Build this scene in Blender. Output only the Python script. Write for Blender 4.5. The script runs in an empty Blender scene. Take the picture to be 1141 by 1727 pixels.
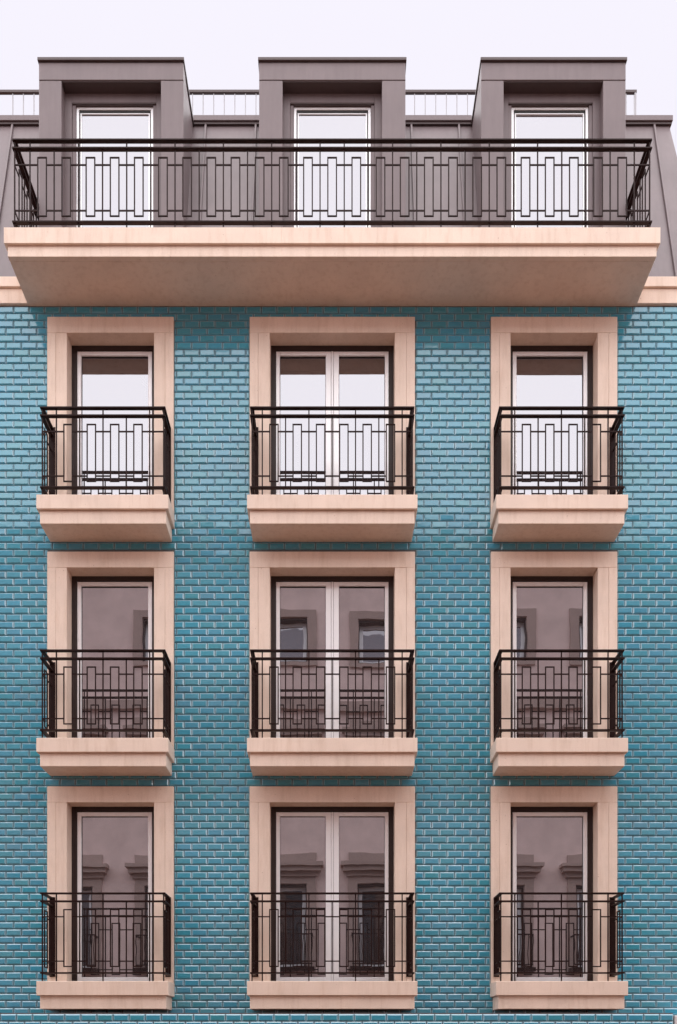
import bpy, bmesh, math, random
from mathutils import Vector, Euler
random.seed(7)
R = math.radians
SC = bpy.context.scene
COL = SC.collection

# ------------------------------------------------------------------ camera
EYE = 1.6                 # eye height above the street
DIST = 11.39              # camera to tiled wall
cam_d = bpy.data.cameras.new('camera')
cam = bpy.data.objects.new('camera', cam_d)
COL.objects.link(cam)
cam.location = (0, -DIST, EYE)
cam.rotation_euler = (R(90), 0, 0)
cam_d.sensor_fit = 'VERTICAL'
cam_d.sensor_height = 36
cam_d.sensor_width = 36
cam_d.lens = 1500 / 1727 * 36
cam_d.shift_x = 6.5 / 1727
cam_d.shift_y = 901.5 / 1727
cam_d.clip_start = .1
cam_d.clip_end = 2000
SC.camera = cam

# ------------------------------------------------------------------ sky, sun, exposure
SUN_EL = 80
w = bpy.data.worlds.new('World')
SC.world = w
w.use_nodes = True
nt = w.node_tree
nt.nodes.clear()
out = nt.nodes.new('ShaderNodeOutputWorld')
bg = nt.nodes.new('ShaderNodeBackground')
sky = nt.nodes.new('ShaderNodeTexSky')
sky.sky_type = 'NISHITA'
sky.sun_disc = False
sky.sun_elevation = R(SUN_EL)
sky.sun_rotation = R(180)
sky.dust_density = 4
hs = nt.nodes.new('ShaderNodeHueSaturation')
hs.inputs['Saturation'].default_value = .15
mx = nt.nodes.new('ShaderNodeMix')
mx.data_type = 'RGBA'
mx.inputs[0].default_value = .9
mx.inputs[7].default_value = (2.57, 2.47, 2.75, 1)      # even cloud layer
bg.inputs['Strength'].default_value = .1
nt.links.new(sky.outputs[0], hs.inputs['Color'])
nt.links.new(hs.outputs[0], mx.inputs[6])
nt.links.new(mx.outputs[2], bg.inputs['Color'])
nt.links.new(bg.outputs[0], out.inputs[0])

sd = bpy.data.lights.new('sun', 'SUN')
sd.energy = 1.5
sd.angle = R(150)
sd.color = (1, .98, .965)
sun = bpy.data.objects.new('sun', sd)
COL.objects.link(sun)
sun.location = (0, -30, 40)
sun.rotation_euler = (R(90 - SUN_EL), 0, 0)

SC.view_settings.view_transform = 'Standard'
SC.view_settings.look = 'None'
SC.view_settings.exposure = 1.82
SC.view_settings.gamma = 1
SC.view_settings.use_curve_mapping = False

# ------------------------------------------------------------------ materials
def new_mat(name):
    m = bpy.data.materials.new(name)
    m.use_nodes = True
    t = m.node_tree
    b = t.nodes['Principled BSDF']
    return m, t, b

def noise(t, scale, detail=4, rough=.55, stretch=None, src='Position'):
    g = t.nodes.new('ShaderNodeNewGeometry')
    n = t.nodes.new('ShaderNodeTexNoise')
    n.inputs['Scale'].default_value = scale
    n.inputs['Detail'].default_value = detail
    n.inputs['Roughness'].default_value = rough
    if stretch:
        mp = t.nodes.new('ShaderNodeMapping')
        mp.inputs['Scale'].default_value = stretch
        t.links.new(g.outputs['Position'], mp.inputs[0])
        t.links.new(mp.outputs[0], n.inputs['Vector'])
    else:
        t.links.new(g.outputs['Position'], n.inputs['Vector'])
    return n.outputs['Fac']

def ramp(t, fac, stops):
    r = t.nodes.new('ShaderNodeValToRGB')
    e = r.color_ramp.elements
    while len(e) < len(stops):
        e.new(.5)
    for i, (p, c) in enumerate(stops):
        e[i].position = p
        e[i].color = (c[0], c[1], c[2], 1)
    t.links.new(fac, r.inputs[0])
    return r.outputs[0]

def mul(t, a, b, f=1.0):
    m = t.nodes.new('ShaderNodeMix')
    m.data_type = 'RGBA'
    m.blend_type = 'MULTIPLY'
    m.inputs[0].default_value = f
    t.links.new(a, m.inputs[6])
    t.links.new(b, m.inputs[7])
    return m.outputs[2]

def bump(t, b, h, strength, dist=.01):
    bn = t.nodes.new('ShaderNodeBump')
    bn.inputs['Strength'].default_value = strength
    bn.inputs['Distance'].default_value = dist
    t.links.new(h, bn.inputs['Height'])
    t.links.new(bn.outputs[0], b.inputs['Normal'])

def stone(name, c, dirt=.91):
    m, t, b = new_mat(name)
    base = ramp(t, noise(t, 2.2, 5), [(.3, [x * .93 for x in c]), (.7, [min(1, x * 1.05) for x in c])])
    grain = ramp(t, noise(t, 160, 2), [(.3, (.93, .93, .93)), (.7, (1.05, 1.05, 1.05))])
    streak = ramp(t, noise(t, 3.0, 6, .6, (5, 5, .7)), [(.30, (dirt, dirt * .97, dirt * .94)), (.52, (1, 1, 1))])
    b_ = mul(t, mul(t, base, grain), streak)
    spots = ramp(t, noise(t, 34, 3, .5), [(.235, (.62, .55, .50)), (.27, (1, 1, 1))])
    b_ = mul(t, b_, spots)
    t.links.new(b_, b.inputs['Base Color'])
    b.inputs['Roughness'].default_value = .75
    b.inputs['Specular IOR Level'].default_value = .3
    bump(t, b, noise(t, 90, 4), .12, .004)
    return m

M = {}
M['stone'] = stone('peach_cast_stone', (.87, .70, .588))

# glazed tile
m, t, b = new_mat('teal_glazed_tile')
at = t.nodes.new('ShaderNodeAttribute')
at.attribute_name = 'tint'
col = ramp(t, at.outputs['Fac'], [(0, (.046, .312, .40)), (.3, (.046, .32, .432)), (.55, (.046, .325, .46)),
                                  (.8, (.046, .312, .468)), (1, (.062, .295, .425))])
mot = ramp(t, noise(t, 26, 4, .6, (1, 1, 2.2)), [(.3, (.88, .90, .91)), (.7, (1.10, 1.06, 1.05))])
col = mul(t, col, mot)
soot = ramp(t, noise(t, .9, 5, .6), [(.35, (.90, .90, .90)), (.6, (1, 1, 1))])
col = mul(t, col, soot)
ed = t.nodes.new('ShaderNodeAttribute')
ed.attribute_name = 'bevel_highlight'
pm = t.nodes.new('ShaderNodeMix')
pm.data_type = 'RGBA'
pm.inputs[7].default_value = (.46, .62, .68, 1)          # pale highlight painted on the bevels, strongest along the top
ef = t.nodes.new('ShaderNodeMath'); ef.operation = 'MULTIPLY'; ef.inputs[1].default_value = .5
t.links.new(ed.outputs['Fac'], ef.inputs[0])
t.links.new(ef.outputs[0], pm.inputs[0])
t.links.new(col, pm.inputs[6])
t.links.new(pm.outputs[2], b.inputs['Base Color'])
b.inputs['Roughness'].default_value = .09
b.inputs['IOR'].default_value = 1.8
bump(t, b, noise(t, 22, 3), .10, .006)
M['tile'] = m

m, t, b = new_mat('grey_mortar')
t.links.new(ramp(t, noise(t, 60, 4), [(.3, (.09, .105, .11)), (.7, (.15, .16, .165))]), b.inputs['Base Color'])
b.inputs['Roughness'].default_value = .9
M['mortar'] = m

# iron railing paint
m, t, b = new_mat('dark_brown_iron_paint')
t.links.new(ramp(t, noise(t, 14, 4), [(.3, (.017, .0075, .0068)), (.7, (.027, .012, .0105))]), b.inputs['Base Color'])
b.inputs['Roughness'].default_value = .42
bump(t, b, noise(t, 120, 3), .08, .002)
b.inputs['Specular IOR Level'].default_value = .1
M['iron'] = m

m, t, b = new_mat('dark_brown_frame_paint')
t.links.new(ramp(t, noise(t, 9, 4), [(.3, (.020, .0075, .0065)), (.7, (.027, .011, .009))]), b.inputs['Base Color'])
b.inputs['Roughness'].default_value = .5
M['frame'] = m

m, t, b = new_mat('white_window_paint')
t.links.new(ramp(t, noise(t, 7, 4), [(.3, (.91, .91, .94)), (.7, (.95, .95, .97))]), b.inputs['Base Color'])
b.inputs['Roughness'].default_value = .28
b.inputs['IOR'].default_value = 2.3
M['white'] = m

m, t, b = new_mat('black_rubber_gasket')
b.inputs['Base Color'].default_value = (.012, .010, .010, 1)
b.inputs['Roughness'].default_value = .6
M['gasket'] = m

def metal(name, c, bumpy=.25):
    m, t, b = new_mat(name)
    base = ramp(t, noise(t, 1.6, 5, .6), [(.3, [x * .90 for x in c]), (.7, [x * 1.07 for x in c])])
    st = ramp(t, noise(t, 4, 5, .6, (4, 4, .5)), [(.3, (.93, .92, .92)), (.6, (1.02, 1.02, 1.02))])
    t.links.new(mul(t, base, st), b.inputs['Base Color'])
    b.inputs['Roughness'].default_value = .48
    bump(t, b, noise(t, 2.2, 2), bumpy, .02)
    return m
M['zinc'] = metal('mauve_brown_zinc_sheet', (.170, .129, .134))
M['zinc_dark'] = metal('dark_brown_zinc_edge', (.07, .045, .045))
M['steel'] = metal('pale_galvanised_rod', (.36, .35, .37), .05)

def glass(name, refl, body, wave=.016):
    m, t, b = new_mat(name)
    b.inputs['Base Color'].default_value = (*body, 1)
    b.inputs['Roughness'].default_value = .5
    b.inputs['Specular IOR Level'].default_value = 0
    gl = t.nodes.new('ShaderNodeBsdfGlossy')
    gl.inputs['Color'].default_value = (.95, .945, 1, 1)
    gl.inputs['Roughness'].default_value = 0.0
    bn = t.nodes.new('ShaderNodeBump')
    bn.inputs['Strength'].default_value = wave
    bn.inputs['Distance'].default_value = .03
    t.links.new(noise(t, 2.6, 1.5, .4), bn.inputs['Height'])
    t.links.new(bn.outputs[0], gl.inputs['Normal'])
    mix = t.nodes.new('ShaderNodeMixShader')
    mix.inputs[0].default_value = refl
    o = t.nodes['Material Output']
    t.links.new(b.outputs[0], mix.inputs[1])
    t.links.new(gl.outputs[0], mix.inputs[2])
    t.links.new(mix.outputs[0], o.inputs['Surface'])
    return m
M['glass'] = glass('reflective_window_glass', .31, (.042, .031, .032))
M['far_glass'] = glass('dark_window_glass', .10, (.045, .033, .032))
M['attic_glass'] = glass('pale_window_glass', .3, (.12, .10, .105))

def plain(name, c, rough=.85, sc=1.5):
    m, t, b = new_mat(name)
    t.links.new(ramp(t, noise(t, sc, 6, .62), [(.3, [x * .86 for x in c]), (.7, [min(1, x * 1.1) for x in c])]), b.inputs['Base Color'])
    b.inputs['Roughness'].default_value = rough
    bump(t, b, noise(t, 30, 4), .12, .01)
    return m
M['stucco'] = plain('pink_grey_stucco', (.80, .63, .595))
M['base'] = plain('red_brown_bounce_base', (.15, .065, .035), .8, 2)  # colour of the added slab that darkens and warms bounced light
M['trim'] = plain('grey_pink_stone_trim', (.44, .335, .305))
M['street'] = plain('red_brown_bounce_street', (.115, .046, .019), .8, 3)  # unseen street, colour made up to bounce warm light onto the soffits
M['pavement'] = plain('warm_grey_pavement_slab', (.15, .075, .042), .8, 3)
M['kerb'] = plain('grey_kerb_stone', (.30, .26, .23), .8, 3)
M['white_render'] = plain('white_render', (.80, .77, .78), .8, 3)
M['roof_felt'] = plain('grey_roof_felt', (.16, .15, .15), .9, 2)

# ------------------------------------------------------------------ mesh helpers
class MB:
    def __init__(s):
        s.v = []; s.f = []; s.t = []
    def box(s, x0, x1, y0, y1, z0, z1):
        i = len(s.v)
        s.v += [(x0, y0, z0), (x1, y0, z0), (x1, y1, z0), (x0, y1, z0), (x0, y0, z1), (x1, y0, z1), (x1, y1, z1), (x0, y1, z1)]
        s.f += [(i, i+3, i+2, i+1), (i+4, i+5, i+6, i+7), (i, i+1, i+5, i+4), (i+1, i+2, i+6, i+5), (i+2, i+3, i+7, i+6), (i+3, i, i+4, i+7)]
        return s
    def hexa(s, p):                      # eight corners, ordered like box
        i = len(s.v)
        s.v += [tuple(q) for q in p]
        s.f += [(i, i+3, i+2, i+1), (i+4, i+5, i+6, i+7), (i, i+1, i+5, i+4), (i+1, i+2, i+6, i+5), (i+2, i+3, i+7, i+6), (i+3, i, i+4, i+7)]
        return s
    def prism(s, prof, x0, x1):          # profile of (y, z) extruded along x, counter-clockwise seen from -x... fixed by normals
        i = len(s.v); n = len(prof)
        s.v += [(x0, y, z) for y, z in prof] + [(x1, y, z) for y, z in prof]
        s.f += [tuple(i + k for k in range(n)), tuple(i + n + k for k in reversed(range(n)))]
        for k in range(n):
            a, c = i + k, i + (k + 1) % n
            s.f.append((c, a, a + n, c + n))
        return s
    def disc(s, x, y, z, r, h, n=8):     # round bolt head pointing to -y
        i = len(s.v)
        for yy in (y, y - h):
            s.v += [(x + r * math.cos(2 * math.pi * k / n), yy, z + r * math.sin(2 * math.pi * k / n)) for k in range(n)]
        for k in range(n):
            c = (k + 1) % n
            s.f.append((i + k, i + c, i + n + c, i + n + k))
        s.f.append(tuple(i + n + k for k in range(n)))
        return s
    def mesh(s, name, mat, bev=0, fix=True):
        me = bpy.data.meshes.new(name)
        me.from_pydata(s.v, [], s.f)
        if bev or fix:
            bm = bmesh.new(); bm.from_mesh(me)
            bmesh.ops.recalc_face_normals(bm, faces=bm.faces)
            if bev:
                bmesh.ops.bevel(bm, geom=bm.edges[:], offset=bev, segments=1, affect='EDGES', clamp_overlap=True)
            bm.to_mesh(me); bm.free()
        me.materials.append(mat)
        return me

def link(name, me, parent=None, loc=(0, 0, 0), rot=None):
    o = bpy.data.objects.new(name, me)
    COL.objects.link(o)
    o.location = loc
    if rot: o.rotation_euler = rot
    if parent: o.parent = parent
    return o

_cache = {}
def piece(name, dims, mat, parent, loc, bev=0):
    """a box piece of size dims centred on loc; alike pieces share their mesh"""
    key = (tuple(round(d, 4) for d in dims), mat, bev)
    if key not in _cache:
        a, b_, c = [d / 2 for d in dims]
        _cache[key] = MB().box(-a, a, -b_, b_, -c, c).mesh(name, M[mat], bev)
    return link(name, _cache[key], parent, loc)

def span(name, mat, parent, x0, x1, y0, y1, z0, z1, bev=0):
    return piece(name, (x1 - x0, y1 - y0, z1 - z0), mat, parent, ((x0 + x1) / 2, (y0 + y1) / 2, (z0 + z1) / 2), bev)

def wall_boxes(mb, x0, x1, z0, z1, y0, y1, holes):
    xs = sorted({x0, x1, *[h[0] for h in holes], *[h[1] for h in holes]})
    for a, c in zip(xs, xs[1:]):
        mid = (a + c) / 2
        cuts = sorted([(h[2], h[3]) for h in holes if h[0] < mid < h[1]])
        z = z0
        for lo, hi in cuts:
            if lo > z: mb.box(a, c, y0, y1, z, lo)
            z = hi
        if z1 > z: mb.box(a, c, y0, y1, z, z1)
    return mb

def thing(name, label, cat, loc=(0, 0, 0)):
    o = link(name, None, None, loc)
    o['label'] = label; o['category'] = cat
    return o

# ------------------------------------------------------------------ layout (metres; z0 = eye height)
CX = -.03                                   # middle of the facade
COLS = (CX - 2.832, CX, CX + 2.832)
FL = [EYE + .806 + 2.997 * k for k in range(4)]    # floor levels of the four storeys
XL, XR = CX - 4.82, CX + 4.82
ZT = EYE + 9.48                             # top of the tiled wall
OH = {0: .556, 1: .798}                     # opening half width, narrow and wide
SH = {0: .806, 1: 1.055}                    # surround half width
O_TOP, S_TOP = 2.311, 2.515                 # above the floor level
PIT = (.198, .0916)                         # tile pitch

# ------------------------------------------------------------------ ground
def ground(name, mat, x0, x1, y0, y1, z0, z1, bev=0):
    o = span(name, mat, None, x0, x1, y0, y1, z0, z1, bev)
    o['kind'] = 'structure'
    return o
ground('ground', 'street', -400, 400, -400, 400, -.4, 0)
ground('pavement', 'pavement', -40, 40, -2.2, 12, .0, .12, .01)
ground('pavement', 'pavement', -40, 40, -30, -12.6, .0, .12, .01)
ground('kerb', 'kerb', -40, 40, -2.36, -2.2, .0, .13, .012)
ground('kerb', 'kerb', -40, 40, -12.6, -12.44, .0, .13, .012)

# ------------------------------------------------------------------ the building
BLD = thing('apartment_building', 'teal tiled apartment building with peach stone window surrounds, iron balconies and zinc mansard roof', 'building', (CX, 0, 0))
B0 = (CX, 0, 0)
def part(name, me, loc=(0, 0, 0), label=None):       # loc in world metres
    o = link(name, me, BLD, (loc[0] - CX, loc[1], loc[2]))
    if label: o['label'] = label
    return o

holes = []
for ci, cx in enumerate(COLS):
    wd = 1 if ci == 1 else 0
    for k in range(3):
        holes.append((cx - SH[wd] + .03, cx + SH[wd] - .03, FL[k] - .1, FL[k] + S_TOP - .03))
mb = MB()
wall_boxes(mb, XL, XR, .12, ZT + .30, 0, .36, holes)
mb.box(XL, XL + .36, .36, 9.6, .12, ZT + .30)
mb.box(XR - .36, XR, .36, 9.6, .12, ZT + .30)
mb.box(XL, XR, 9.6, 9.96, .12, ZT + .30)
for k in range(1, 4):                                  # floors inside
    mb.box(XL + .37, XR - .37, .37, 9.59, FL[k] - .3, FL[k] - .02)
WALL = part('facade_wall', mb.mesh('facade_wall', M['mortar']))

# tiles
TB, TD0, TD1 = .0145, .004, .0145                    # bevel width, edge thickness, face thickness
def tile_geo(mb, cx, cz, w_, h_, y, tint, tilt=(0, 0)):
    a, c = w_ / 2, h_ / 2
    ia, ic = max(a - TB, a * .3), c - TB
    i = len(mb.v)
    def yy(x, z, d): return y - d + tilt[0] * x + tilt[1] * z
    for (p, q, d) in ((a, c, -.003), (a, c, TD0), (ia, ic, TD1)):
        for sx, sz in ((-1, -1), (1, -1), (1, 1), (-1, 1)):
            mb.v.append((cx + sx * p, yy(sx * p, sz * q, d), cz + sz * q))
    for r_ in (0, 4):
        for k in range(4):
            n = (k + 1) % 4
            mb.f.append((i + r_ + k, i + r_ + n, i + r_ + 4 + n, i + r_ + 4 + k))
    mb.f.append((i + 8, i + 9, i + 10, i + 11))
    mb.t += [tint] * 9
def tile_mesh(mb, name):
    me = bpy.data.meshes.new(name)
    me.from_pydata(mb.v, [], mb.f)
    a = me.attributes.new('tint', 'FLOAT', 'FACE')
    a.data.foreach_set('value', mb.t)
    e = me.attributes.new('bevel_highlight', 'FLOAT', 'FACE')
    e.data.foreach_set('value', [(.2, .75, 1, .75, .2, .75, 1, .75, 0)[k % 9] for k in range(len(mb.t))])  # top bevels painted palest, bottom least, as sky light would fall
    me.materials.append(M['tile'])
    return me
GAP = .0065
TW, TH = PIT[0] - GAP, PIT[1] - GAP
NT = 20
tile_vars = []
for k in range(NT):
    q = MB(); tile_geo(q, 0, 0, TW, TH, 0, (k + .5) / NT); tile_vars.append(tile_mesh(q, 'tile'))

blocks = []
for ci, cx in enumerate(COLS):
    wd = 1 if ci == 1 else 0
    for k in range(3):
        blocks.append((cx - SH[wd], cx + SH[wd], FL[k] - .02, FL[k] + S_TOP))
PH_X, PH_Z = 1.339, EYE + 2.602                       # a head joint and a bed joint measured on the wall
PODZ = EYE + .402                                     # top of the projecting ground storey
rest = MB(); single = []
row0 = int(math.floor((PODZ - .05 - PH_Z) / PIT[1]))
row1 = int(math.ceil((ZT - PH_Z) / PIT[1]))
def tint_rnd():
    return min(.999, max(0, random.gauss(.5, .24)))
for r_ in range(row0, row1):
    zc = PH_Z + (r_ + .5) * PIT[1]
    if zc + TH / 2 > ZT - .004:
        continue
    off = PH_X + (PIT[0] / 2 if r_ % 2 == 0 else 0)
    solid = [(b_[0] - .004, b_[1] + .004) for b_ in blocks if b_[2] < zc < b_[3]]
    c0 = int(math.floor((XL - off) / PIT[0])); c1 = int(math.ceil((XR - off) / PIT[0]))
    for c_ in range(c0, c1):
        x0 = off + c_ * PIT[0] + GAP / 2; x1 = x0 + TW
        x0, x1 = max(x0, XL), min(x1, XR)
        segs = [(x0, x1)]
        for lo, hi in solid:
            ns = []
            for a, c in segs:
                if hi <= a or lo >= c: ns.append((a, c)); continue
                if lo > a: ns.append((a, lo))
                if hi < c: ns.append((hi, c))
            segs = ns
        for a, c in segs:
            if c - a < .014: continue
            t_ = tint_rnd()
            tilt = (random.gauss(0, .009), random.gauss(0, .009))
            full = c - a > TW - .001
            # in clear view: not behind a slab or a railing and inside the picture
            clear = full and abs((a + c) / 2 - CX) < 4.15 and EYE + 2.9 > zc > PODZ + .2
            if clear:
                for b_ in blocks:
                    if b_[0] - .24 < (a + c) / 2 < b_[1] + .24: clear = False
            if clear and len(single) < 300:
                single.append(((a + c) / 2, zc, t_, tilt))
            else:
                tile_geo(rest, (a + c) / 2, zc, c - a, TH, random.uniform(-.0012, .0006), t_, tilt)
for x, z, t_, tilt in single:
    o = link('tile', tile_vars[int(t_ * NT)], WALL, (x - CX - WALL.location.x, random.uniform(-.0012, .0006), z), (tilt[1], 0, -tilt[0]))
    o.location = (x, random.uniform(-.0012, .0006), z)
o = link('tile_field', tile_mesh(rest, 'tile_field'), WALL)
o['kind'] = 'stuff'
WALL.location = (-CX, 0, 0)

# projecting ground storey
PY = -.43
pod = MB().box(CX - 4.20, CX + 4.20, PY, -.002, .12, PODZ + .004)
POD = part('ground_storey', pod.mesh('ground_storey', M['mortar']))
POD.location = (-CX, 0, 0)
q = MB()
z = PODZ; r_ = 0
while z > .5:
    off = 2.815 + (PIT[0] / 2 if r_ % 2 else 0)
    for c_ in range(-40, 20):
        x0 = off + c_ * PIT[0] + GAP / 2; x1 = x0 + TW
        x0, x1 = max(x0, CX - 4.2), min(x1, CX + 4.2)
        if x1 - x0 > .03:
            tile_geo(q, (x0 + x1) / 2, z - GAP / 2 - TH / 2, x1 - x0, TH, PY + random.uniform(-.001, .001), tint_rnd(), (random.gauss(0, .009), random.gauss(0, .009)))
    z -= PIT[1]; r_ += 1
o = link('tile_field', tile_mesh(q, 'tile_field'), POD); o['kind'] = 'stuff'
span('base_course', 'stone', POD, CX - 4.22, CX + 4.22, PY - .03, PY - .002, .12, .48, .006)
span('corner_pier', 'white_render', POD, CX + 4.22, CX + 4.6, PY + .0, -.003, .12, PODZ - .02, .006)
part('ledge_flashing', MB().box(CX - 4.205, CX + 4.205, PY + .006, -.014, PODZ + .006, PODZ + .012).mesh('ledge_flashing', M['zinc'])).location = (-CX, 0, 0)

# ------------------------------------------------------------------ stone cornice under the mansard
mb = MB()
for (a, c) in ((XL - .05, CX - 3.88), (CX - 3.876, CX - .64), (CX - .637, CX + .557), (CX + .56, CX + 3.876), (CX + 3.88, XR + .05)):
    mb.box(a, c, -.075, .1, EYE + 9.672, EYE + 9.80)
    mb.box(a + (.03 if a < XL else 0), c - (.03 if c > XR else 0), -.045, .1, EYE + 9.482, EYE + 9.670)
o = part('cornice', mb.mesh('cornice', M['stone'], .004)); o.location = (-CX, 0, 0)

# ------------------------------------------------------------------ windows with stone surround
PLACE = ('left', 'middle', 'right')
STOREY = ('lowest row in view', 'middle tiled row', 'row just under the long balcony')
FY = .172                                   # front of the dark frame
def jamb_mesh(w_, h_, side):
    """stone jamb: an outer strip and an inner one with a fine joint between"""
    key = ('jamb', round(w_, 3), round(h_, 3), side)
    if key not in _cache:
        q = MB()
        j = .108
        q.box(0, j, -.040, .17, 0, h_)
        q.box(j + .0018, w_, -.0385, FY + .1, 0, h_)
        me = q.mesh('jamb', M['stone'], .003)
        if side > 0:
            for v in me.vertices: v.co.x = -v.co.x
            me.flip_normals()
        _cache[key] = me
    return _cache[key]

def ring(mb, x0, x1, z0, z1, y0, y1, wl, wr, wt, wb):
    mb.box(x0, x0 + wl, y0, y1, z0, z1)
    mb.box(x1 - wr, x1, y0, y1, z0, z1)
    mb.box(x0 + wl, x1 - wr, y0, y1, z1 - wt, z1)
    if wb: mb.box(x0 + wl, x1 - wr, y0, y1, z0, z0 + wb)
    return mb

def keyed(key, fn):
    if key not in _cache: _cache[key] = fn()
    return _cache[key]

def window(ci, k):
    wd = 1 if ci == 1 else 0
    oh, sh = OH[wd], SH[wd]
    zb, zt = 0, O_TOP
    def frame():
        q = ring(MB(), -oh - .015, oh + .015, -.02, zt + .012, FY, FY + .11, .083, .083, .075, .055)
        for s in (-1, 1):                         # shutter guide channel in the frame
            x = s * (oh - .02)
            q.box(x - .006, x + .006, FY - .008, FY - .001, .02, zt - .30)
        return q.mesh('window', M['frame'], .002)
    W = part('window', keyed(('wf', wd), frame), (COLS[ci], 0, FL[k]),
             '%s window with %s, %s column, %s' % ('double' if wd else 'single', 'two white sashes' if wd else 'one white sash', PLACE[ci], STOREY[k]))
    link('lintel', keyed(('lin', wd), lambda: MB().box(-sh, sh, -.040, FY + .1, O_TOP, S_TOP).mesh('lintel', M['stone'], .004)), W)
    hj = O_TOP - .0006
    link('jamb', jamb_mesh(sh - oh, hj, -1), W, (-sh, 0, 0))
    link('jamb', jamb_mesh(sh - oh, hj, 1), W, (sh, 0, 0))
    sx = .487 if not wd else .735
    sz0, sz1 = .036, 2.243
    leaves = [(-sx, sx)] if not wd else [(-sx, -.017), (.017, sx)]
    for li, (a, c) in enumerate(leaves):
        def sash():
            wm = .052
            wi = .069
            q = ring(MB(), a, c, sz0, sz1, FY + .008, FY + .085, wm if a == -sx else wi, wm if c == sx else wi, .052, .06)
            return q.mesh('sash', M['white'], .004)
        link('sash', keyed(('sash', wd, li), sash), W)
        ga = a + (.052 if a == -sx else .069); gc = c - (.052 if c == sx else .069)
        link('pane', keyed(('pane', wd, li), lambda: MB().box(ga - .004, gc + .004, FY + .040, FY + .060, sz0 + .055, sz1 - .048).mesh('pane', M['glass'])), W,
             (0, 0, 0), (random.gauss(0, .0012), 0, random.gauss(0, .0012)))
        link('gasket', keyed(('gask', wd, li), lambda: ring(MB(), ga - .002, gc + .002, sz0 + .058, sz1 - .05, FY + .032, FY + .038, .006, .006, .009, .006).mesh('gasket', M['gasket'])), W)
    if wd:
        span('meeting_stile', 'white', W, -.014, .014, FY + .003, FY + .08, sz0, sz1, .004)
    link('backing_wall', keyed(('back', wd), lambda: MB().box(-oh - .01, oh + .01, FY + .112, FY + .122, -.02, O_TOP).mesh('backing_wall', M['frame'])), W)
    return W
for ci in range(3):
    for k in range(3):
        window(ci, k)

# ------------------------------------------------------------------ balcony railings
TR, BAR = (.049, .019), .0145                # flat rail (depth, height); thin bar
L_TOP, L_BOT, H_UP, H_LO, LW = .893, .176, .805, .256, .118
Z_TOP, Z_SEC, Z_BOT = 1.095, .997, .112
def loop_mesh(w_=LW):
    def f():
        a = w_ / 2; b_ = BAR
        q = MB()
        q.box(-a, -a + b_, -b_/2, b_/2, L_BOT, L_TOP)
        q.box(a - b_, a, -b_/2, b_/2, L_BOT, L_TOP)
        q.box(-a + b_, a - b_, -b_/2, b_/2, L_TOP - b_, L_TOP)
        q.box(-a + b_, a - b_, -b_/2, b_/2, L_BOT, L_BOT + b_)
        return q.mesh('rectangle_loop', M['iron'], .002)
    return keyed(('loop', round(w_, 3)), f)

def run(P, y, hw, loops, uprights, sd=0):
    """front run of a railing, x from -hw to hw at depth y"""
    dy, dz = TR
    for nm, zt in (('handrail', Z_TOP), ('middle_rail', Z_SEC), ('bottom_rail', Z_BOT)):
        piece(nm, (2 * hw, dy, dz), 'iron', P, (0, y, zt - dz / 2), .002)
    for x in loops:
        link('rectangle_loop', loop_mesh(), P, (x, y, 0))
    for x, long_ in uprights:
        if long_:
            span('upright', 'iron', P, x - BAR/2, x + BAR/2, y - BAR/2, y + BAR/2, 0, Z_BOT - dz)
            span('upright', 'iron', P, x - BAR/2, x + BAR/2, y - BAR/2, y + BAR/2, Z_BOT, Z_SEC - dz)
            span('upright', 'iron', P, x - BAR/2, x + BAR/2, y - BAR/2, y + BAR/2, Z_SEC, Z_TOP - dz)
        else:
            span('upright', 'iron', P, x - BAR/2, x + BAR/2, y - BAR/2, y + BAR/2, Z_BOT, Z_SEC - dz)
    ends = sorted(loops)
    edges = [(-hw + .02, ends[0] - LW/2)] + [(p + LW/2, n - LW/2) for p, n in zip(ends, ends[1:])] + [(ends[-1] + LW/2, hw - .02)]
    for a, c in edges:
        for zz in (H_UP, H_LO):
            span('cross_bar', 'iron', P, a, c, y - BAR*.4, y + BAR*.4, zz - BAR, zz)

def side(P, s, hw, y0, yb, loops):
    """side run at x = s*hw; yb gives the rear end of handrail, middle and bottom rail"""
    dy, dz = TR
    x = s * (hw - dy / 2)
    for nm, zt, ye in (('handrail', Z_TOP, yb[0]), ('middle_rail', Z_SEC, yb[1]), ('bottom_rail', Z_BOT, yb[2])):
        span(nm, 'iron', P, x - dy/2, x + dy/2, y0 + dy/2 + .001, ye, zt - dz, zt, .002)
    for lo, hi in ((0, Z_BOT - dz), (Z_BOT, Z_SEC - dz), (Z_SEC, Z_TOP - dz)):
        span('corner_post', 'iron', P, x - BAR/2, x + BAR/2, y0 - BAR/2, y0 + BAR/2, lo, hi)
    for yy in loops:
        link('rectangle_loop', loop_mesh(), P, (x, yy, 0), (0, 0, R(90)))
    pts = sorted(loops)
    edges = [(y0 + .012, pts[0] - LW/2)] + [(p + LW/2, n - LW/2) for p, n in zip(pts, pts[1:])] + [(pts[-1] + LW/2, yb[2] if len(pts) < 2 else yb[2] + .06)]
    for a, c in edges:
        for zz in (H_UP, H_LO):
            if c - a > .01:
                span('cross_bar', 'iron', P, x - BAR*.4, x + BAR*.4, a, c, zz - BAR, zz)

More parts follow.
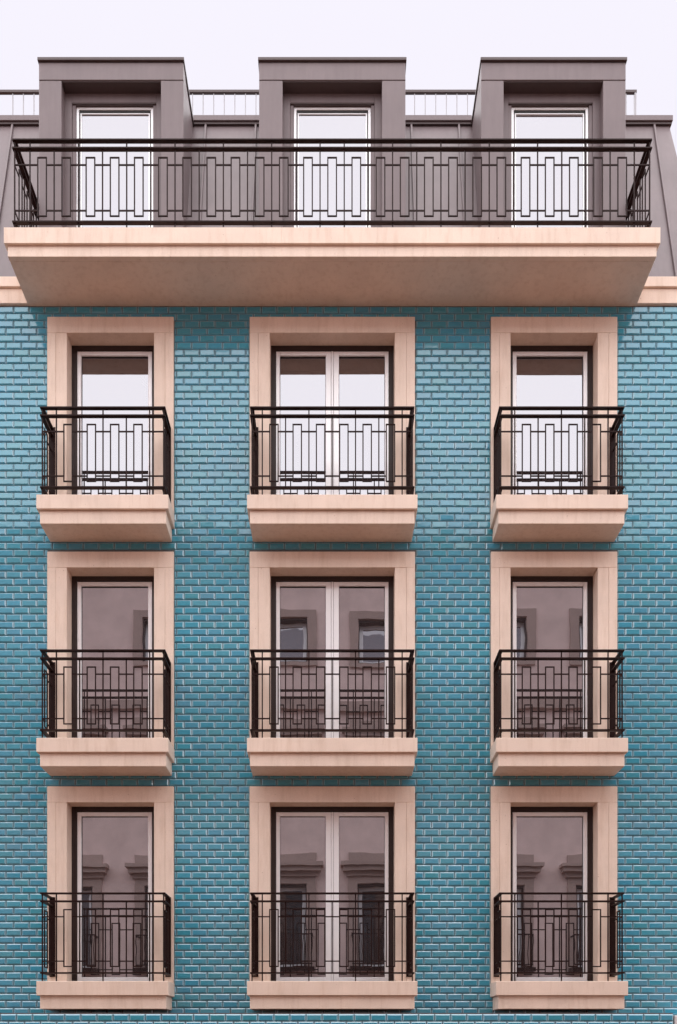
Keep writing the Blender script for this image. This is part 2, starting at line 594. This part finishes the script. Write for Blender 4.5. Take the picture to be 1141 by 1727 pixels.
PITCH = .288
def balcony(ci, k):
    wd = 1 if ci == 1 else 0
    h1, h2 = (.813, .779) if not wd else (1.05, 1.017)
    def slab():
        q = MB()
        q.box(-h1, h1, -.437, -.002, -.176, 0)
        q.box(-h2, h2, -.402, -.002, -.342, -.178)
        return q.mesh('balcony', M['stone'], .005)
    P = part('balcony', keyed(('slab', wd), slab), (COLS[ci], 0, FL[k]),
             '%s stone balcony with dark iron railing, %s column, %s' % ('wide' if wd else 'narrow', PLACE[ci], STOREY[k]))
    hw = .774 if not wd else 1.015
    n = 2 if not wd else 3
    ups = [(j * PITCH, (j + n) % 2 == 0) for j in range(-n, n + 1)]
    lps = [(j + .5) * PITCH for j in range(-n, n)]
    run(P, -.40, hw, lps, ups)
    ye = -.0485
    for s in (-1, 1):
        side(P, s, hw, -.40, (ye, ye, ye), [-.262])
        span('upright', 'iron', P, s*(hw-.023) - BAR/2, s*(hw-.023) + BAR/2, -.130, -.130 + BAR, Z_BOT, Z_SEC - TR[1])
        def plate():
            q = MB().box(-.036, .036, -.004, .004, Z_BOT - .03, Z_TOP + .004)
            q.disc(0, -.004, Z_BOT + .05, .009, .006)
            q.disc(0, -.004, Z_SEC - .07, .009, .006)
            q.disc(0, -.004, Z_TOP - .05, .009, .006)
            return q.mesh('wall_plate', M['iron'])
        link('wall_plate', keyed('plate', plate), P, (s * (hw - .036), -.0445, 0))
    return P
for ci in range(3):
    for k in range(3):
        balcony(ci, k)

# ------------------------------------------------------------------ long balcony of the mansard storey
def long_slab():
    q = MB()
    for (a, c) in ((-3.926, -.604), (-.603, .546), (.547, 3.926)):
        q.box(a, c, -.755, -.08, -.19, 0)
        q.box(max(a, -3.891), min(c, 3.891), -.722, -.66, -.322, -.192)
    q.box(-3.926, 3.926, -.078, .25, -.19, 0)
    q.box(-3.889, 3.889, -.658, -.002, -.3215, -.192)
    return q.mesh('long_balcony', M['stone'], .002)
LB = part('long_balcony', long_slab(), (CX, 0, FL[3]), 'long balcony on a deep stone slab below the three dormers')
SL = (.83 / 2.92)                            # mansard lean: metres back per metre up
MZ = EYE + 9.80                              # foot of the mansard
hwT = 3.84
PT = .2905
lps = [j * PT for j in range(-12, 13)]
ups = [(s * (j + .5) * PT, j % 2 == 0) for j in range(13) for s in (-1, 1)]
run(LB, -.70, hwT, lps, ups)
for s in (-1, 1):
    yb = [.0 + SL * (FL[3] + q_ - MZ) + .005 for q_ in (Z_TOP, Z_SEC, Z_BOT)]
    side(LB, s, hwT, -.70, yb, [-.50, -.22, .02])
    for yy in (-.36, -.10):
        span('upright', 'iron', LB, s*(hwT-.023) - BAR/2, s*(hwT-.023) + BAR/2, yy - BAR/2, yy + BAR/2, Z_BOT, Z_SEC - TR[1])
    x = s * (hwT - .036)
    q = MB()
    p = []
    for z_ in (Z_BOT - .02, Z_TOP + .004):
        yy = SL * (FL[3] + z_ - MZ) - .012
        p += [(x - .036, yy - .008, z_), (x + .036, yy - .008, z_), (x + .036, yy, z_), (x - .036, yy, z_)]
    link('wall_plate', q.hexa(p).mesh('wall_plate', M['iron']), LB)

# ------------------------------------------------------------------ mansard roof
ZM = EYE + 12.70
def my(z): return SL * (z - MZ)
def mansard():
    q = MB()
    edges = [XL]
    for cx in COLS: edges += [cx - .90, cx + .90]
    edges.append(XR)
    for i in range(0, 8, 2):
        a, c = edges[i], edges[i + 1]
        at_, ct_ = (a + .21 if i == 0 else a), (c - .21 if i == 6 else c)
        q.hexa([(a, 0, MZ), (c, 0, MZ), (c, .12, MZ), (a, .12, MZ),
                (at_, my(ZM), ZM), (ct_, my(ZM), ZM), (ct_, my(ZM) + .12, ZM), (at_, my(ZM) + .12, ZM)])
    for s, xe in ((1, XL), (-1, XR)):                # hipped ends
        q.hexa([(xe, .125, MZ), (xe + s*.12, .125, MZ), (xe + s*.12, 9.9, MZ), (xe, 9.9, MZ),
                (xe + s*.21, my(ZM) + .125, ZM), (xe + s*.33, my(ZM) + .125, ZM), (xe + s*.33, 9.1, ZM), (xe + s*.21, 9.1, ZM)])
    q.hexa([(XL, 9.8, MZ), (XR, 9.8, MZ), (XR, 9.92, MZ), (XL, 9.92, MZ), (XL+.21, 9.1, ZM), (XR-.21, 9.1, ZM), (XR-.21, 9.22, ZM), (XL+.21, 9.22, ZM)])
    return q.mesh('mansard_roof', M['zinc'])
MR = part('mansard_roof', mansard()); MR.location = (-CX, 0, 0)
for x in (-4.41, -1.765, -1.08, 1.05, 1.70, 4.375):
    q = MB()
    p = []
    for z_ in (MZ + .01, ZM - .005):
        p += [(x - .013, my(z_) - .03, z_), (x + .013, my(z_) - .03, z_), (x + .013, my(z_) + .01, z_), (x - .013, my(z_) + .01, z_)]
    link('standing_seam', q.hexa(p).mesh('standing_seam', M['zinc'], .003), MR)
link('flashing', MB().box(XL, XR, -.035, -.004, MZ + .004, MZ + .02).mesh('flashing', M['zinc_dark']), MR)
for (a, c) in ((XL + .17, COLS[0] - .93), (COLS[0] + .93, COLS[1] - .94), (COLS[1] + .94, COLS[2] - .93), (COLS[2] + .93, XR - .17)):
    q = MB().box(a, c, my(ZM) - .075, my(ZM) + .36, ZM - .055, ZM + .018)
    link('roof_coping', q.mesh('roof_coping', M['zinc'], .004), MR)
    q = MB().box(a + .01, c - .01, my(ZM) - .055, my(ZM) + .02, ZM - .085, ZM - .057)
    link('coping_drip', q.mesh('coping_drip', M['zinc_dark']), MR)
link('flat_roof', MB().box(XL + .25, XR - .25, my(ZM) + .1, 9.15, ZM - .14, ZM - .09).mesh('flat_roof', M['roof_felt']), MR)

# roof guard rail behind the coping
RR = part('roof_guardrail', MB().box(-4.9, 4.24, 1.085, 1.125, EYE + 13.388, EYE + 13.425).mesh('roof_guardrail', M['zinc_dark'], .002)); RR.location = (-CX, 0, 0)
me = MB().box(-.0062, .0062, -.0062, .0062, -.37, .37).mesh('guardrail_rod', M['steel'])
x = -4.52
k = 0
while x < 4.2:
    link('guardrail_rod', me, RR, (x, 1.105, EYE + 13.012)); x += .1485
link('guardrail_post', MB().box(-.012, .012, -.02, .02, -.37, .37).mesh('guardrail_post', M['steel']), RR, (4.22, 1.105, EYE + 13.012))

# ------------------------------------------------------------------ dormers
def dormer(ci):
    cx = COLS[ci]
    hw = .925 if ci != 1 else .937
    ho = .637
    def body():
        q = MB()
        ring(q, -ho - .02, ho + .02, 0, 2.60, .15, .23, .02 + .09, .02 + .09, .148, 0)      # casing round the door
        for s in (-1, 1):                                                                     # cheeks
            a, c = sorted((s * (hw - .05), s * (hw - .004)))
            q.box(a, c, .16, 1.02, 0, 2.795)
        q.box(-hw + .06, hw - .06, .235, 1.0, 2.47, 2.79)
        return q.mesh('dormer', M['zinc'], .003)
    D = part('dormer', keyed(('dorm', ci == 1), body), (cx, 0, FL[3]), '%s dormer of mauve zinc with a glazed door' % PLACE[ci])
    for s in (-1, 1):
        a, c = sorted((s * ho, s * hw))
        span('pier', 'zinc', D, a, c, 0, .158, 0, 2.574, .004)
    span('header_panel', 'zinc', D, -hw, hw, -.004, .158, 2.578, 2.802, .004)
    span('dormer_coping', 'zinc_dark', D, -hw - .012, hw + .012, -.03, 1.05, 2.806, 2.845, .003)
    span('soffit', 'zinc_dark', D, -ho + .001, ho - .001, .01, .149, 2.566, 2.573)
    q = MB()
    for s in (-1, 1):
        a, c = sorted((s * .503, s * .546))
        q.box(a, c, .170, .30, 0, 2.438)
    link('inner_jamb', keyed('ij', lambda: q.mesh('inner_jamb', M['zinc'], .002)), D)
    span('header_shade_strip', 'zinc_dark', D, -.546, .546, .153, .30, 2.440, 2.451)  # dark strip painted in as the shade under the casing
    link('door_frame', keyed('df', lambda: ring(MB(), -.502, .502, .0, 2.438, .195, .30, .035, .035, .03, .05).mesh('door_frame', M['white'], .003)), D)
    link('gasket', keyed('dg', lambda: ring(MB(), -.466, .466, .05, 2.407, .206, .29, .012, .012, .03, .01).mesh('gasket', M['gasket'])), D)
    link('door_sash', keyed('ds', lambda: ring(MB(), -.453, .453, .06, 2.376, .21, .29, .016, .016, .012, .03).mesh('door_sash', M['white'])), D)
    link('pane', keyed('dp', lambda: MB().box(-.44, .44, .222, .244, .085, 2.366).mesh('pane', M['glass'])), D, (0, 0, 0), (random.gauss(0, .001), 0, 0))
    link('backing_wall', keyed('db', lambda: MB().box(-.64, .64, .305, .315, 0, 2.46).mesh('backing_wall', M['zinc_dark'])), D)
for ci in range(3):
    dormer(ci)

# ------------------------------------------------------------------ the building across the street (seen in the window glass)
OY = -14.0
OB = thing('stucco_building', 'pale pink stucco building mirrored in the window glass, with hooded windows', 'building', (0, OY, 0))
wx = [-1.59 + 3.155 * k for k in range(-5, 6)]
LEV = [(EYE + 11.15, 12.42 + EYE), (EYE + 7.05, 8.60 + EYE), (EYE + 2.25, 4.66 + EYE)]
hl = []
for x in wx:
    for z0, z1 in LEV[0 if abs(x + 7.9) > .1 else 1:]: hl.append((x - .82, x + .82, z0, z1))
q = wall_boxes(MB(), -19.5, 19.5, 0.12, EYE + 14.6, -.5, 0, hl)
q.box(-19.5, 19.5, -10, -.502, .12, EYE + 14.55)
link('wall', q.mesh('wall', M['stucco']), OB)
link('warm_bounce_base', MB().box(-19.5, 19.5, .002, .09, .12, EYE + .99).mesh('warm_bounce_base', M['base']), OB)  # added unseen slab, darkens and warms the bounce onto the balcony soffits
link('cornice', MB().box(-19.6, 19.6, -.4, .30, EYE + 14.3, EYE + 14.62).box(-19.55, 19.55, -.4, .14, EYE + 14.05, EYE + 14.298).mesh('cornice', M['trim']), OB)
link('string_course', MB().box(-19.5, 19.5, .002, .14, EYE + 9.75, EYE + 10.02).mesh('string_course', M['trim']), OB)
link('string_course', MB().box(-19.5, 19.5, .002, .10, EYE + 1.0, EYE + 1.25).mesh('string_course', M['trim']), OB)
for x in wx:
    for li, (z0, z1) in enumerate(LEV):
        if li == 0 and abs(x + 7.9) < .1: continue
        h = z1 - z0
        def wf():
            q = ring(MB(), -.80, .80, .03, h - .02, -.30, -.22, .12, .12, .14, .12)
            if li: q.box(-.04, .04, -.30, -.22, .15, h - .16)
            return q.mesh('window', M['white'])
        W = link('window', keyed(('of', li), wf), OB, (x, 0, z0))
        link('pane', keyed(('op', li), lambda: MB().box(-.70, .70, -.28, -.26, .1, h - .1).mesh('pane', M['far_glass' if li else 'attic_glass'])), W)
        link('reveal', keyed(('or', li), lambda: ring(MB(), -.818, .818, .002, h - .002, -.21, -.002, .03, .03, .06, .03).mesh('reveal', M['frame'])), W)
        def sur():
            q = ring(MB(), -1.09, 1.09, -.12, h + .22, .002, .07, .262, .262, .212, .11)
            if li:
                q.box(-1.15, 1.15, .002, .14, h + .222, h + .36)
                q.box(-1.25, 1.25, .002, .28, h + .362, h + .50)
                q.box(-1.32, 1.32, .002, .36, h + .502, h + .60)
                q.box(-1.1, 1.1, .002, .06, h + .602, h + .90)
            return q.mesh('surround', M['trim'])
        link('surround', keyed(('os', li), sur), W)
        if li == 2:
            def rail():
                q = MB().box(-1.0, 1.0, .40, .44, .92, .96).box(-1.0, 1.0, .40, .44, .06, .10)
                for j in range(17):
                    xx = -.98 + j * .1225
                    q.box(xx - .01, xx + .01, .41, .43, .1, .92)
                for s in (-1, 1): q.box(s*.98 - .02, s*.98 + .02, .07, .40, .90, .94)
                q.box(-1.05, 1.05, .072, .5, -.12, .0)
                return q.mesh('railing', M['iron'])
            link('railing', keyed(('orl', li), rail), W)
